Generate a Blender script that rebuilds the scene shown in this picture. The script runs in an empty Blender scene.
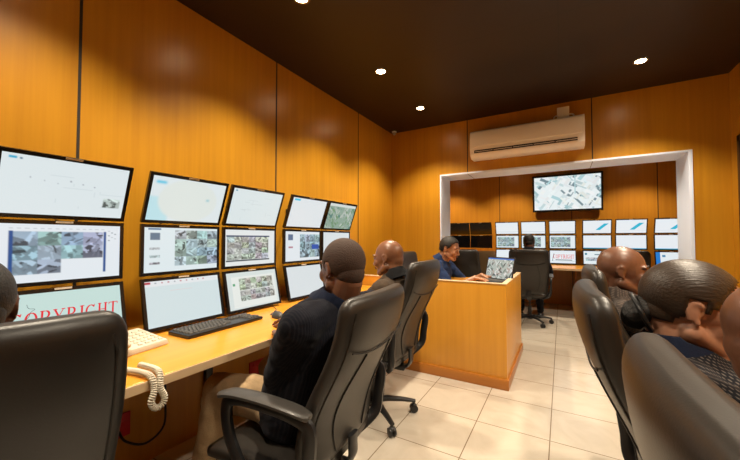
import bpy, bmesh, math, random
import numpy as np
from mathutils import Vector as V, Matrix, Euler, noise
R = math.radians
PI = math.pi
sc = bpy.context.scene
col = sc.collection
CAMH = 1.23

# ------------------------------------------------------------------ materials
def nmat(name):
    m = bpy.data.materials.new(name); m.use_nodes = True
    nt = m.node_tree; b = nt.nodes['Principled BSDF']
    return m, nt, b
def mat(name, c, rough=.5, metal=0., bump=0., bscale=200., spec=.5, coat=0., sheen=0.):
    m, nt, b = nmat(name)
    b.inputs['Base Color'].default_value = (*c, 1); b.inputs['Roughness'].default_value = rough
    b.inputs['Metallic'].default_value = metal; b.inputs['Specular IOR Level'].default_value = spec
    b.inputs['Coat Weight'].default_value = coat
    b.inputs['Sheen Weight'].default_value = sheen
    tc = nt.nodes.new('ShaderNodeTexCoord')
    n = nt.nodes.new('ShaderNodeTexNoise'); n.inputs['Scale'].default_value = bscale; n.inputs['Detail'].default_value = 3
    nt.links.new(tc.outputs['Object'], n.inputs['Vector'])
    if bump > 0:
        bp = nt.nodes.new('ShaderNodeBump'); bp.inputs['Strength'].default_value = bump; bp.inputs['Distance'].default_value = .002
        nt.links.new(n.outputs['Fac'], bp.inputs['Height']); nt.links.new(bp.outputs['Normal'], b.inputs['Normal'])
    else:
        mp = nt.nodes.new('ShaderNodeMapRange'); mp.inputs['To Min'].default_value = max(0, rough-.03); mp.inputs['To Max'].default_value = min(1, rough+.03)
        nt.links.new(n.outputs['Fac'], mp.inputs['Value']); nt.links.new(mp.outputs['Result'], b.inputs['Roughness'])
    return m
def ramp(nt, stops):
    r = nt.nodes.new('ShaderNodeValToRGB'); e = r.color_ramp.elements
    while len(e) < len(stops): e.new(.5)
    for k, (p, c) in enumerate(stops): e[k].position = p; e[k].color = (*c, 1)
    return r
def wood(name, c1, c2, rough=.3, axis='Z', spec=.5, fine=26):
    m, nt, b = nmat(name)
    tc = nt.nodes.new('ShaderNodeTexCoord'); mp = nt.nodes.new('ShaderNodeMapping')
    s = {'X': (.35, 1, 1), 'Y': (1, .35, 1), 'Z': (1, 1, .03)}[axis]
    if axis != 'Z': s = tuple(.03 if k == 'XYZ'.index(axis) else 1 for k in range(3))
    mp.inputs['Scale'].default_value = s
    nt.links.new(tc.outputs['Object'], mp.inputs['Vector'])
    n1 = nt.nodes.new('ShaderNodeTexNoise'); n1.inputs['Scale'].default_value = fine; n1.inputs['Detail'].default_value = 5; n1.inputs['Roughness'].default_value = .6
    n2 = nt.nodes.new('ShaderNodeTexNoise'); n2.inputs['Scale'].default_value = 3; n2.inputs['Detail'].default_value = 2
    nt.links.new(mp.outputs[0], n1.inputs['Vector']); nt.links.new(mp.outputs[0], n2.inputs['Vector'])
    mx = nt.nodes.new('ShaderNodeMath'); mx.operation = 'MULTIPLY_ADD'; mx.inputs[1].default_value = .6
    m2 = nt.nodes.new('ShaderNodeMath'); m2.operation = 'MULTIPLY'; m2.inputs[1].default_value = .4
    nt.links.new(n2.outputs['Fac'], m2.inputs[0]); nt.links.new(n1.outputs['Fac'], mx.inputs[0]); nt.links.new(m2.outputs[0], mx.inputs[2])
    r = ramp(nt, [(.32, c1), (.68, c2)])
    nt.links.new(mx.outputs[0], r.inputs[0]); nt.links.new(r.outputs[0], b.inputs['Base Color'])
    b.inputs['Roughness'].default_value = rough; b.inputs['Specular IOR Level'].default_value = spec
    return m
def emis(name, strength=1.0, attr=True, c=(1, 1, 1)):
    m, nt, b = nmat(name)
    b.inputs['Base Color'].default_value = (.01, .01, .01, 1); b.inputs['Roughness'].default_value = .25
    b.inputs['Emission Strength'].default_value = strength
    if attr:
        a = nt.nodes.new('ShaderNodeAttribute'); a.attribute_name = 'picture'
        nt.links.new(a.outputs['Color'], b.inputs['Emission Color'])
    else: b.inputs['Emission Color'].default_value = (*c, 1)
    return m
def cloth(name, c, c2=None, kind='weave', sc_=120., rough=.9, bump=.5):
    m, nt, b = nmat(name)
    b.inputs['Roughness'].default_value = rough; b.inputs['Specular IOR Level'].default_value = .12
    b.inputs['Sheen Weight'].default_value = .03
    tc = nt.nodes.new('ShaderNodeTexCoord')
    n = nt.nodes.new('ShaderNodeTexNoise'); n.inputs['Scale'].default_value = 14; n.inputs['Detail'].default_value = 4
    nt.links.new(tc.outputs['Object'], n.inputs['Vector'])
    bp = nt.nodes.new('ShaderNodeBump'); bp.inputs['Strength'].default_value = bump; bp.inputs['Distance'].default_value = .02
    nt.links.new(n.outputs['Fac'], bp.inputs['Height']); nt.links.new(bp.outputs['Normal'], b.inputs['Normal'])
    if kind == 'rib':
        w = nt.nodes.new('ShaderNodeTexWave'); w.inputs['Scale'].default_value = sc_; w.bands_direction = 'X'; w.inputs['Distortion'].default_value = .5
        nt.links.new(tc.outputs['Object'], w.inputs['Vector'])
        r = ramp(nt, [(.45, c), (.85, c2)]); nt.links.new(w.outputs['Fac'], r.inputs[0]); nt.links.new(r.outputs[0], b.inputs['Base Color'])
    elif kind == 'check':
        outs = []; mpc = nt.nodes.new('ShaderNodeMapping'); mpc.inputs['Rotation'].default_value = (.3, .2, .8); nt.links.new(tc.outputs['Object'], mpc.inputs['Vector'])
        for d in ('X', 'Z'):
            w = nt.nodes.new('ShaderNodeTexWave'); w.inputs['Scale'].default_value = sc_; w.bands_direction = d; w.inputs['Distortion'].default_value = .2
            nt.links.new(mpc.outputs[0], w.inputs['Vector']); outs.append(w)
        mm = nt.nodes.new('ShaderNodeMath'); mm.operation = 'MULTIPLY'
        nt.links.new(outs[0].outputs['Fac'], mm.inputs[0]); nt.links.new(outs[1].outputs['Fac'], mm.inputs[1])
        r = ramp(nt, [(.35, c), (.7, c2)]); nt.links.new(mm.outputs[0], r.inputs[0]); nt.links.new(r.outputs[0], b.inputs['Base Color'])
    else:
        n2 = nt.nodes.new('ShaderNodeTexNoise'); n2.inputs['Scale'].default_value = sc_*3
        nt.links.new(tc.outputs['Object'], n2.inputs['Vector'])
        r = ramp(nt, [(.3, tuple(x*.8 for x in c)), (.7, c2 or tuple(x*1.25 for x in c))]); nt.links.new(n2.outputs['Fac'], r.inputs[0]); nt.links.new(r.outputs[0], b.inputs['Base Color'])
    return m
def skin(name, c, rough=.42):
    m, nt, b = nmat(name)
    tc = nt.nodes.new('ShaderNodeTexCoord')
    n = nt.nodes.new('ShaderNodeTexNoise'); n.inputs['Scale'].default_value = 22; n.inputs['Detail'].default_value = 5
    nt.links.new(tc.outputs['Object'], n.inputs['Vector'])
    r = ramp(nt, [(.3, tuple(x*.85 for x in c)), (.7, tuple(min(1, x*1.15) for x in c))])
    nt.links.new(n.outputs['Fac'], r.inputs[0]); nt.links.new(r.outputs[0], b.inputs['Base Color'])
    b.inputs['Roughness'].default_value = rough
    b.inputs['Subsurface Weight'].default_value = .06; b.inputs['Subsurface Radius'].default_value = (.01, .004, .002)
    return m
def hairmat(name, c, rough=.6, st=.8):
    m, nt, b = nmat(name)
    b.inputs['Base Color'].default_value = (*c, 1); b.inputs['Roughness'].default_value = rough
    tc = nt.nodes.new('ShaderNodeTexCoord'); mp = nt.nodes.new('ShaderNodeMapping'); mp.inputs['Scale'].default_value = (3, .35, 1.6)
    n = nt.nodes.new('ShaderNodeTexNoise'); n.inputs['Scale'].default_value = 110; n.inputs['Detail'].default_value = 4
    bp = nt.nodes.new('ShaderNodeBump'); bp.inputs['Strength'].default_value = st; bp.inputs['Distance'].default_value = .004
    nt.links.new(tc.outputs['Object'], mp.inputs['Vector']); nt.links.new(mp.outputs[0], n.inputs['Vector'])
    nt.links.new(n.outputs['Fac'], bp.inputs['Height']); nt.links.new(bp.outputs['Normal'], b.inputs['Normal'])
    return m

M = {}
M['wall'] = wood('amber_laminate', (.43, .188, .011), (.56, .268, .017), rough=.30)
M['desk'] = wood('desk_laminate', (.64, .255, .022), (.74, .32, .034), rough=.26, axis='Y')
M['counter'] = wood('counter_laminate', (.60, .26, .025), (.70, .325, .036), rough=.30)
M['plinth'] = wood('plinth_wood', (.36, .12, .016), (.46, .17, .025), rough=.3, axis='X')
M['farwall'] = wood('far_laminate', (.46, .17, .012), (.58, .24, .018), rough=.32)
M['seam'] = mat('dark_seam', (.012, .007, .004), .6)
M['white'] = mat('white_paint', (.74, .83, 1.0), .45)
M['edge'] = mat('pale_edge', (.75, .55, .33), .35)
M['black'] = mat('black_plastic', (.012, .012, .013), .35)
M['bezel'] = mat('black_bezel', (.010, .010, .011), .22)
M['dgrey'] = mat('dark_grey_plastic', (.045, .043, .04), .4)
M['armgrey'] = mat('arm_pad_grey', (.06, .055, .05), .38)
M['label'] = mat('silver_sticker', (.55, .5, .42), .4)
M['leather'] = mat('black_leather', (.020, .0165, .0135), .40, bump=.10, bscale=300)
M['leather_shaded'] = mat('shaded_black_leather', (.007, .006, .0055), .42, bump=.1, bscale=300)  # darker copy of the chair leather; the unlit left chair's shade is in its colour
M['leather2'] = mat('black_leather_seam', (.006, .005, .005), .5)
M['chrome'] = mat('steel', (.5, .5, .5), .25, metal=1)
M['beige'] = mat('cream_plastic', (.62, .56, .44), .4)
M['cord'] = mat('cream_cord', (.66, .60, .48), .45)
M['keys'] = mat('grey_keys', (.09, .085, .08), .5)
M['red'] = mat('red_plastic', (.50, .008, .015), .4)
M['ac'] = mat('ac_white', (.84, .80, .74), .4)
M['acdark'] = mat('ac_dark_slot', (.015, .012, .01), .6)
M['off'] = mat('off_screen', (.004, .004, .005), .12)
M['screen'] = emis('lit_screen', .90)
M['redink'] = emis('red_letters', 1.0, False, (.75, .02, .04))
M['darkink'] = emis('dark_lines', 1.0, False, (.03, .05, .06))
M['lamp'] = emis('lamp_glow', 60, False, (1, .80, .5))
M['ring'] = mat('lamp_ring', (.25, .18, .1), .3, metal=.6)
M['door'] = wood('dark_door', (.03, .015, .008), (.05, .025, .012), rough=.4)
M['beigechair'] = mat('tan_vinyl', (.30, .20, .10), .45, bump=.3)
M['sensor'] = mat('sensor_grey', (.35, .33, .3), .3)

# ceiling: dark brown boards with faint joints
m, nt, b = nmat('dark_ceiling'); M['ceil'] = m
tc = nt.nodes.new('ShaderNodeTexCoord'); br = nt.nodes.new('ShaderNodeTexBrick')
br.offset = 0; br.inputs['Scale'].default_value = 1; br.inputs['Brick Width'].default_value = 2.4; br.inputs['Row Height'].default_value = 1.2
br.inputs['Mortar Size'].default_value = .004
br.inputs['Color1'].default_value = (.018, .008, .0035, 1); br.inputs['Color2'].default_value = (.0165, .0073, .0032, 1); br.inputs['Mortar'].default_value = (.007, .003, .001, 1)
nt.links.new(tc.outputs['Object'], br.inputs['Vector']); nt.links.new(br.outputs['Color'], b.inputs['Base Color']); b.inputs['Roughness'].default_value = .45
# floor tiles
m, nt, b = nmat('cream_tile'); M['floor'] = m
tc = nt.nodes.new('ShaderNodeTexCoord'); mp = nt.nodes.new('ShaderNodeMapping'); mp.inputs['Location'].default_value = (.08, -1.877, 0)
br = nt.nodes.new('ShaderNodeTexBrick'); br.offset = 0
br.inputs['Scale'].default_value = 1; br.inputs['Brick Width'].default_value = .435; br.inputs['Row Height'].default_value = .435
br.inputs['Mortar Size'].default_value = .0032; br.inputs['Mortar Smooth'].default_value = .2
br.inputs['Mortar'].default_value = (.20, .15, .10, 1)
nz = nt.nodes.new('ShaderNodeTexNoise'); nz.inputs['Scale'].default_value = 3.2; nz.inputs['Detail'].default_value = 6; nz.inputs['Distortion'].default_value = 2.2
r1 = ramp(nt, [(.35, (.49, .43, .35)), (.65, (.55, .49, .405))]); r2 = ramp(nt, [(.3, (.50, .44, .36)), (.7, (.54, .48, .395))])
nt.links.new(tc.outputs['Object'], mp.inputs['Vector']); nt.links.new(mp.outputs[0], br.inputs['Vector'])
nt.links.new(tc.outputs['Object'], nz.inputs['Vector'])
nt.links.new(nz.outputs['Fac'], r1.inputs[0]); nt.links.new(nz.outputs['Fac'], r2.inputs[0])
nt.links.new(r1.outputs[0], br.inputs['Color1']); nt.links.new(r2.outputs[0], br.inputs['Color2'])
nt.links.new(br.outputs['Color'], b.inputs['Base Color']); b.inputs['Roughness'].default_value = .16
bp = nt.nodes.new('ShaderNodeBump'); bp.inputs['Strength'].default_value = .3; bp.inputs['Distance'].default_value = .002; bp.invert = True
nt.links.new(br.outputs['Fac'], bp.inputs['Height']); nt.links.new(bp.outputs['Normal'], b.inputs['Normal'])

# ------------------------------------------------------------------ geometry pieces  (verts, faces)
def sph(c, r, rot=None, seg=20, ring=12):
    c = V(c); r = (r, r, r) if not hasattr(r, '__len__') else r
    vs = [V((0, 0, r[2]))]; fs = []
    for i in range(1, ring):
        a = PI*i/ring
        for j in range(seg):
            t = 2*PI*j/seg
            vs.append(V((r[0]*math.sin(a)*math.cos(t), r[1]*math.sin(a)*math.sin(t), r[2]*math.cos(a))))
    vs.append(V((0, 0, -r[2])))
    for j in range(seg):
        fs.append((0, 1+j, 1+(j+1) % seg))
        for i in range(ring-2):
            a = 1+i*seg; fs.append((a+j, a+seg+j, a+seg+(j+1) % seg, a+(j+1) % seg))
        a = 1+(ring-2)*seg; fs.append((a+j, len(vs)-1, a+(j+1) % seg))
    if rot: rm = Euler(rot).to_matrix(); vs = [rm@v for v in vs]
    return [v+c for v in vs], fs
def loft(rings, closed=False):
    vs = []; fs = []; n = len(rings[0])
    for r in rings: vs += [V(p) for p in r]
    k = len(rings)
    for i in range(k if closed else k-1):
        a = i*n; b = ((i+1) % k)*n
        for j in range(n): fs.append((a+j, a+(j+1) % n, b+(j+1) % n, b+j))
    if not closed: fs.append(tuple(range(n))[::-1]); fs.append(tuple((k-1)*n+j for j in range(n)))
    return vs, fs
def frame(d, up=V((0, 0, 1))):
    d = V(d).normalized()
    if abs(d.dot(up)) > .97: up = V((0, 1, 0)) if abs(d.y) < .9 else V((1, 0, 0))
    s = d.cross(up).normalized(); u = s.cross(d).normalized()
    return s, u
def cap(a, b, ra, rb, seg=14):
    a = V(a); b = V(b); d = (b-a); L = d.length; d = d/L if L > 1e-6 else V((0, 0, 1)); s, u = frame(d)
    rings = []
    for k in range(5):
        t = -PI/2+PI/2*(k+.35)/5; rings.append((a+d*ra*math.sin(t), ra*math.cos(t)))
    for k in range(5): rings.append((a.lerp(b, k/4), ra+(rb-ra)*k/4))
    for k in range(5):
        t = PI/2*(k+.65)/5; rings.append((b+d*rb*math.sin(t), rb*math.cos(t)))
    return loft([[c+s*r*math.cos(2*PI*j/seg)+u*r*math.sin(2*PI*j/seg) for j in range(seg)] for c, r in rings])
def tube(pts, r, seg=10, r2=None, up=V((0, 0, 1)), pw=1.0, closed=False):
    """sweep an (optionally flattened) section along pts; r may be a list"""
    pts = [V(p) for p in pts]; rings = []; n = len(pts)
    for i, p in enumerate(pts):
        if closed: d = pts[(i+1) % n]-pts[i-1]
        else: d = pts[min(i+1, n-1)]-pts[max(i-1, 0)]
        s, u = frame(d, up); a = r[i] if hasattr(r, '__len__') else r; b = (r2[i] if hasattr(r2, '__len__') else r2) if r2 is not None else a
        ring = []
        for j in range(seg):
            t = 2*PI*(j+.5)/seg; c_, s_ = math.cos(t), math.sin(t)
            ring.append(p+s*a*math.copysign(abs(c_)**pw, c_)+u*b*math.copysign(abs(s_)**pw, s_))
        rings.append(ring)
    return loft(rings, closed)
def smooth_path(pts, k=6):
    pts = [V(p) for p in pts]; out = []
    for i in range(len(pts)-1):
        p0 = pts[max(i-1, 0)]; p1 = pts[i]; p2 = pts[i+1]; p3 = pts[min(i+2, len(pts)-1)]
        for j in range(k):
            t = j/k
            out.append(.5*((2*p1)+(p2-p0)*t+(2*p0-5*p1+4*p2-p3)*t*t+(3*p1-p0-3*p2+p3)*t**3))
    out.append(pts[-1]); return out
def box(x0, x1, y0, y1, z0, z1):
    vs = [V((x, y, z)) for x in (x0, x1) for y in (y0, y1) for z in (z0, z1)]
    return vs, [(0, 1, 3, 2), (4, 6, 7, 5), (0, 4, 5, 1), (2, 3, 7, 6), (0, 2, 6, 4), (1, 5, 7, 3)]
def cyl(c, r, h, seg=24, axis='Z', r2=None):
    r2 = r if r2 is None else r2; rings = []
    for k, rr in ((0, r), (1, r2)):
        ring = []
        for j in range(seg):
            t = 2*PI*j/seg; a, b_ = rr*math.cos(t), rr*math.sin(t); z = h*k
            p = {'Z': (a, b_, z), 'X': (z, a, b_), 'Y': (b_, z, a)}[axis]
            ring.append(V(c)+V(p))
        rings.append(ring)
    return loft(rings)
def join(ps):
    vs = []; fs = []
    for v, f in ps:
        o = len(vs); vs += v; fs += [tuple(i+o for i in q) for q in f]
    return vs, fs
def xf(p, mt): return [mt@V(v) for v in p[0]], p[1]
def mesh(name, ps, bevel=0, angle=40, segs=2, recalc=True):
    v, f = join(ps); me = bpy.data.meshes.new(name); me.from_pydata([tuple(x) for x in v], [], f)
    bm = bmesh.new(); bm.from_mesh(me)
    if recalc: bmesh.ops.recalc_face_normals(bm, faces=bm.faces)
    if bevel:
        es = [e for e in bm.edges if len(e.link_faces) == 2 and e.calc_face_angle(0) > R(30)]
        bmesh.ops.bevel(bm, geom=es, offset=bevel, segments=segs, profile=.6, affect='EDGES', clamp_overlap=True)
    for fc in bm.faces: fc.smooth = True
    bm.to_mesh(me); bm.free(); me.set_sharp_from_angle(angle=R(angle))
    return me
def remesh(name, ps, voxel, it=2, disp=0., dscale=9., seed=0.):
    me = mesh(name, ps, angle=180)
    o = bpy.data.objects.new('tmp', me); col.objects.link(o)
    md = o.modifiers.new('r', 'REMESH'); md.mode = 'VOXEL'; md.voxel_size = voxel; md.use_smooth_shade = True
    if it: s = o.modifiers.new('s', 'SMOOTH'); s.factor = .5; s.iterations = it
    dg = bpy.context.evaluated_depsgraph_get()
    out = bpy.data.meshes.new_from_object(o.evaluated_get(dg)); out.name = name
    bpy.data.objects.remove(o)
    if disp:
        nv = len(out.vertices)
        for v in out.vertices:
            p = v.co
            k = noise.noise(V((p.x*dscale+seed, p.y*dscale, p.z*dscale*1.3)))+.5*noise.noise(V((p.x*dscale*2.3, p.y*dscale*2.3+seed, p.z*dscale*2.6)))
            k = abs(k)*1.6-.5
            v.co = p+v.normal*k*disp
    for pl in out.polygons: pl.use_smooth = True
    return out
def obj(name, me, m, parent=None, label=None):
    o = bpy.data.objects.new(name, me); col.objects.link(o)
    if me is not None and m is not None:
        if len(me.materials) == 0: me.materials.append(m)
    if parent: o.parent = parent
    if label: o['label'] = label
    return o
def part(name, ps, m, parent, bevel=0, label=None, **k): return obj(name, mesh(name, ps, bevel, **k), m, parent, label)
def thing(name, label, cat, loc=(0, 0, 0), rot=(0, 0, 0), group=None):
    o = bpy.data.objects.new(name, None); col.objects.link(o); o.empty_display_size = .1
    o.location = loc; o.rotation_euler = rot; tag(o, label, cat, group); return o
def tag(o, label, cat, group=None):
    o['label'] = label; o['category'] = cat
    if group: o['group'] = group
    return o
def struct(name, ps, m, bevel=0):
    o = obj(name, mesh(name, ps, bevel), m); o['kind'] = 'structure'; return o
def copy_tree(o, parent=None):
    c = o.copy(); col.objects.link(c); c.parent = parent
    for ch in list(o.children): copy_tree(ch, c)
    return c

# ------------------------------------------------------------------ the room
XL, XR, YB, YR, H, YF = -2.0, 1.28, 4.02, -1.8, 2.68, 7.2
OX0, OX1, OZ, TH = -1.315, 1.015, 2.024, .36
struct('floor', [box(-3.2, 3.0, YR-.1, YF+.1, -.1, 0)], M['floor'])
struct('ceiling', [box(-3.2, 3.0, YR-.1, YF+.1, H, H+.1)], M['ceil'])
struct('wall_left', [box(XL-.1, XL, YR, YB, 0, H)], M['wall'])
struct('wall_right', [box(XR, XR+.1, YR, 3.05, 0, H), box(XR, XR+.1, 3.05, 3.87, 2.06, H), box(XR, XR+.1, 3.87, YB, 0, H)], M['wall'])
struct('wall_rear', [box(XL-.1, XR+.1, YR-.1, YR, 0, H)], M['wall'])
struct('wall_back', [box(XL-.1, OX0, YB, YB+TH, 0, H), box(OX1, XR+.1, YB, YB+TH, 0, H), box(OX0, OX1, YB, YB+TH, OZ, H)], M['wall'])
struct('wall_far', [box(-3.1, 2.7, YF, YF+.1, 0, H)], M['farwall'])
struct('wall_far_left', [box(-3.1, -3.0, YB+TH, YF, 0, H)], M['farwall'])
struct('wall_far_right', [box(2.6, 2.7, YB+TH, YF, 0, H)], M['farwall'])
# white lining of the opening
struct('trim_1', [box(OX0-.004, OX0+.012, YB-.012, YB+TH+.01, 0, OZ)], M['white'], .002)
struct('trim_2', [box(OX1-.012, OX1+.016, YB-.012, YB+TH+.01, 0, OZ)], M['white'], .002)
struct('trim_3', [box(OX0-.004, OX1+.016, YB-.012, YB+TH+.01, OZ-.002, OZ+.018)], M['white'], .002)
k = 4
def seam(*b):
    global k
    struct('trim_%d' % k, [box(*b)], M['seam']); k += 1
for y in (-.61, .642, 1.905, 3.155): seam(XL, XL+.002, y-.006, y+.006, 0, H)
for x in (-.976, .283): seam(x-.005, x+.005, YB-.002, YB, OZ+.018, H)
seam(-.976-.002, -.976+.002, YB, YB+TH, OZ-.004, OZ-.002)
seam(.283-.002, .283+.002, YB, YB+TH, OZ-.004, OZ-.002)
for x in (-2.35, -1.10, .168, 1.407): seam(x-.006, x+.006, YF-.002, YF, 0, H)
for y in (.5, 1.8): seam(XR-.002, XR, y-.005, y+.005, 0, H)
# door
d = obj('door_1', mesh('door_1', [box(XR+.012, XR+.05, 3.06, 3.86, 0, 2.05)], .003), M['door']); d['kind'] = 'structure'
part('door_frame', [box(XR-.012, XR+.06, 3.83, 3.88, 0, 2.09), box(XR-.012, XR+.06, 3.03, 3.07, 0, 2.09), box(XR-.012, XR+.06, 3.03, 3.88, 2.04, 2.09)], M['door'], d, .003)
part('door_handle', [cap((XR-.04, 3.16, 1.02), (XR-.04, 3.28, 1.02), .009, .009), cap((XR-.04, 3.16, 1.02), (XR+.012, 3.16, 1.02), .009, .009)], M['chrome'], d)

# ------------------------------------------------------------------ desks and counter
def desk(name, x0, x1, y0, y1, front, label, base=None):
    t = thing(name, label, 'desk', ((x0+x1)/2, (y0+y1)/2, 0)); o = t.location.copy()
    def L(a, b_, c_, d_, e, f): return box(a-o.x, b_-o.x, c_-o.y, d_-o.y, e, f)
    part('worktop', [L(x0, x1, y0, y1, .722, .76)], M['desk'], t, .006, segs=3)
    if front == 'x+':
        part('edge_strip', [L(x1-.001, x1+.003, y0, y1, .725, .757)], M['edge'], t, .001)
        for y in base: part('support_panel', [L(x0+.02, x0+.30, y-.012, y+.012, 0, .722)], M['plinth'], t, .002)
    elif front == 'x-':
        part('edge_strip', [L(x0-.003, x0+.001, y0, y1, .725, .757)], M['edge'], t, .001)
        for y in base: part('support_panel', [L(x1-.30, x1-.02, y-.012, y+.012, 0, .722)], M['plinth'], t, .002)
    else:
        part('edge_strip', [L(x0, x1, y0-.003, y0+.001, .725, .757)], M['edge'], t, .001)
        for x in base: part('support_panel', [L(x-.012, x+.012, y1-.6, y1-.02, 0, .722)], M['plinth'], t, .002)
    return t
desk('long_desk', XL+.001, -1.2, -1.2, 2.878, 'x+', 'long amber laminate desk running along the left wall under the monitor bank', (-1.0, 2.86))
desk('long_desk', .76, XR-.001, -1.2, 2.55, 'x-', 'amber laminate desk along the right wall in front of the seated group', (-1.0, 2.5))
desk('long_desk', -2.9, 2.5, 6.15, YF-.001, 'y-', 'amber desk in the far room under its rows of monitors', (-2.8, -1.2, .2, 1.5, 2.4))

ct = thing('reception_counter', 'amber wood boxed counter with pale top rim standing in front of the wall opening', 'counter', (-1.2, 3.45, 0))
def C_(a, b_, c_, d_, e, f): return box(a+1.2, b_+1.2, c_-3.45, d_-3.45, e, f)
part('front_panel', [C_(XL+.002, -.40, 2.90, 2.935, .0, .855)], M['counter'], ct, .002)
part('side_panel', [C_(-.435, -.40, 2.936, YB-.014, .0, .855)], M['counter'], ct, .002)
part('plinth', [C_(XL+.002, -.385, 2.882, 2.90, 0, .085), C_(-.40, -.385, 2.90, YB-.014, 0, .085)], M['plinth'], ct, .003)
part('top_rim', [C_(XL+.002, -.396, 2.896, 2.939, .855, .863), C_(-.439, -.396, 2.939, YB-.014, .855, .863)], M['edge'], ct, .002)
part('worktop', [C_(-1.30, -.436, 2.937, 3.60, .79, .82), C_(-.80, -.436, 3.60, YB-.014, .79, .82)], M['desk'], ct, .002)

# ------------------------------------------------------------------ screens
W_, H_ = 169, 107
rng = np.random.default_rng(4)
def blank(c=(.80, .88, .90)):
    a = np.ones((H_, W_, 3))*np.array(c); return a
def rect(a, x0, y0, x1, y1, c):
    X0, X1 = int(round(x0*W_)), max(int(round(x0*W_))+1, int(round(x1*W_))); Y0, Y1 = int(round(y0*H_)), max(int(round(y0*H_))+1, int(round(y1*H_)))
    a[Y0:Y1, X0:X1] = c
def blur(a, n=1):
    for _ in range(n):
        p = np.pad(a, ((1, 1), (1, 1), (0, 0)), 'edge'); a = (p[1:-1, 1:-1]*2+p[:-2, 1:-1]+p[2:, 1:-1]+p[1:-1, :-2]+p[1:-1, 2:])/6
    return a
def cell(h, w, tint=(1, 1, 1), dark=.5):
    c = np.zeros((h, w, 3)); yy, xx = np.mgrid[0:h, 0:w]; kind = rng.integers(0, 3)
    sky = rng.uniform(.6, .95); gr = rng.uniform(.2, .6); hz = h*rng.uniform(.2, .5); sl = rng.uniform(-.5, .5)
    c[:] = gr; c[yy < hz+sl*xx] = sky
    c += .12*(yy/h-.5)[..., None]
    for _ in range(11):
        x, y = rng.uniform(0, w), rng.uniform(0, h); a_ = rng.uniform(0, PI); l, q = rng.uniform(w*.06, w*.4), rng.uniform(h*.03, h*.16)
        u = (xx-x)*math.cos(a_)+(yy-y)*math.sin(a_); v_ = -(xx-x)*math.sin(a_)+(yy-y)*math.cos(a_)
        m_ = (abs(u) < l) & (abs(v_) < q) if kind else (u/l)**2+(v_/q)**2 < 1
        c[m_] = rng.choice([.12, .3, .45, .6, .8, .95])
    return c*np.array(tint)*rng.uniform(.85, 1.05)
def mosaic(a, x0, y0, x1, y1, nx, ny, tint=(.78, .95, 1), gap=True, skip=0):
    X0, X1, Y0, Y1 = int(x0*W_), int(x1*W_), int(y0*H_), int(y1*H_)
    n = 0
    for j in range(ny):
        for i in range(nx):
            n += 1
            if n > nx*ny-skip: continue
            xa = X0+(X1-X0)*i//nx; xb = X0+(X1-X0)*(i+1)//nx; ya = Y0+(Y1-Y0)*j//ny; yb = Y0+(Y1-Y0)*(j+1)//ny
            t = np.array(tint)*rng.uniform(.85, 1.1, 3)
            a[ya:yb, xa:xb] = cell(yb-ya, xb-xa, t)
    return a
def aerial(a, x0, y0, x1, y1, pal, n=90):
    X0, X1, Y0, Y1 = int(x0*W_), int(x1*W_), int(y0*H_), int(y1*H_)
    yy, xx = np.mgrid[Y0:Y1, X0:X1]; reg = np.ones((Y1-Y0, X1-X0, 3))*np.array(pal[0])
    for _ in range(n):
        cx, cy = rng.uniform(X0, X1), rng.uniform(Y0, Y1); an = rng.choice([.5, .5+PI/2, .9, 2.2]); l, w = rng.uniform(3, 16), rng.uniform(1, 5)
        u = (xx-cx)*math.cos(an)+(yy-cy)*math.sin(an); v = -(xx-cx)*math.sin(an)+(yy-cy)*math.cos(an)
        reg[(abs(u) < l) & (abs(v) < w)] = np.array(pal[rng.integers(0, len(pal))])*rng.uniform(.85, 1.05)
    a[Y0:Y1, X0:X1] = reg; return a
def lines(a, n, c=(.55, .62, .66)):
    for _ in range(n):
        x, y = rng.uniform(.1, .8), rng.uniform(.12, .85)
        if rng.random() < .6: rect(a, x, y, x+rng.uniform(.05, .25), y+.001, a[5, 5]*.0+np.array(c))
        else: rect(a, x, y, x+.001, y+rng.uniform(.03, .15), c)
    return a
PIC = {}
a = blank(); lines(a, 9, (.66, .75, .78)); rect(a, .05, .05, .10, .08, (.05, .45, .7)); rect(a, .12, .06, .135, .08, (.1, .2, .3))
for q in range(6): rect(a, .2+.1*q, .35+.03*(q % 3), .21+.1*q, .37+.03*(q % 3), (.3, .32, .38))
mosaic(a, .80, .62, .96, .80, 1, 1, (.9, 1, 1)); PIC['plan'] = blur(a, 1)
a = blank((.84, .9, .95)); mosaic(a, .13, .14, .84, .86, 4, 3, (.55, .78, .9), skip=2); rect(a, .10, .12, .13, .90, (.02, .09, .3)); rect(a, .84, .12, .865, .90, (.02, .09, .3))
for q in range(14): rect(a, .1+.055*q, .075, .13+.055*q, .082, (.45, .5, .55))
for q in range(7): rect(a, .88+.03*(q % 3), .1+.03*q, .9+.03*(q % 3), .115+.03*q, (.3, .35, .4))
PIC['cctv_wide'] = blur(a, 1)
a = blank((.60, .80, .76)); PIC['mint'] = a
a = blank(); yy, xx = np.mgrid[0:H_, 0:W_]
mk = (((xx/W_-.5)/.40)**2+((yy/H_-.5)/.5)**2) < 1; a[mk] = (.80, .86, .82); a[((xx/W_) < .25) & ~mk & (yy/H_ > .45)] = (.56, .83, .89); rect(a, .05, .10, .17, .16, (.05, .60, .85)); rect(a, .74, .42, .78, .46, (.15, .55, .65))
PIC['map'] = blur(a, 14)
a = blank((.80, .90, .93)); mosaic(a, .38, .06, 1, .88, 4, 4, (.7, .92, .95)); rect(a, .05, .02, .2, .06, (.1, .2, .35)); rect(a, .07, .12, .19, .28, (.15, .22, .3)); mosaic(a, .07, .45, .19, .50, 1, 1); mosaic(a, .07, .62, .19, .68, 1, 1); mosaic(a, .07, .78, .19, .83, 1, 1)
PIC['list_cctv'] = blur(a, 1)
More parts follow.
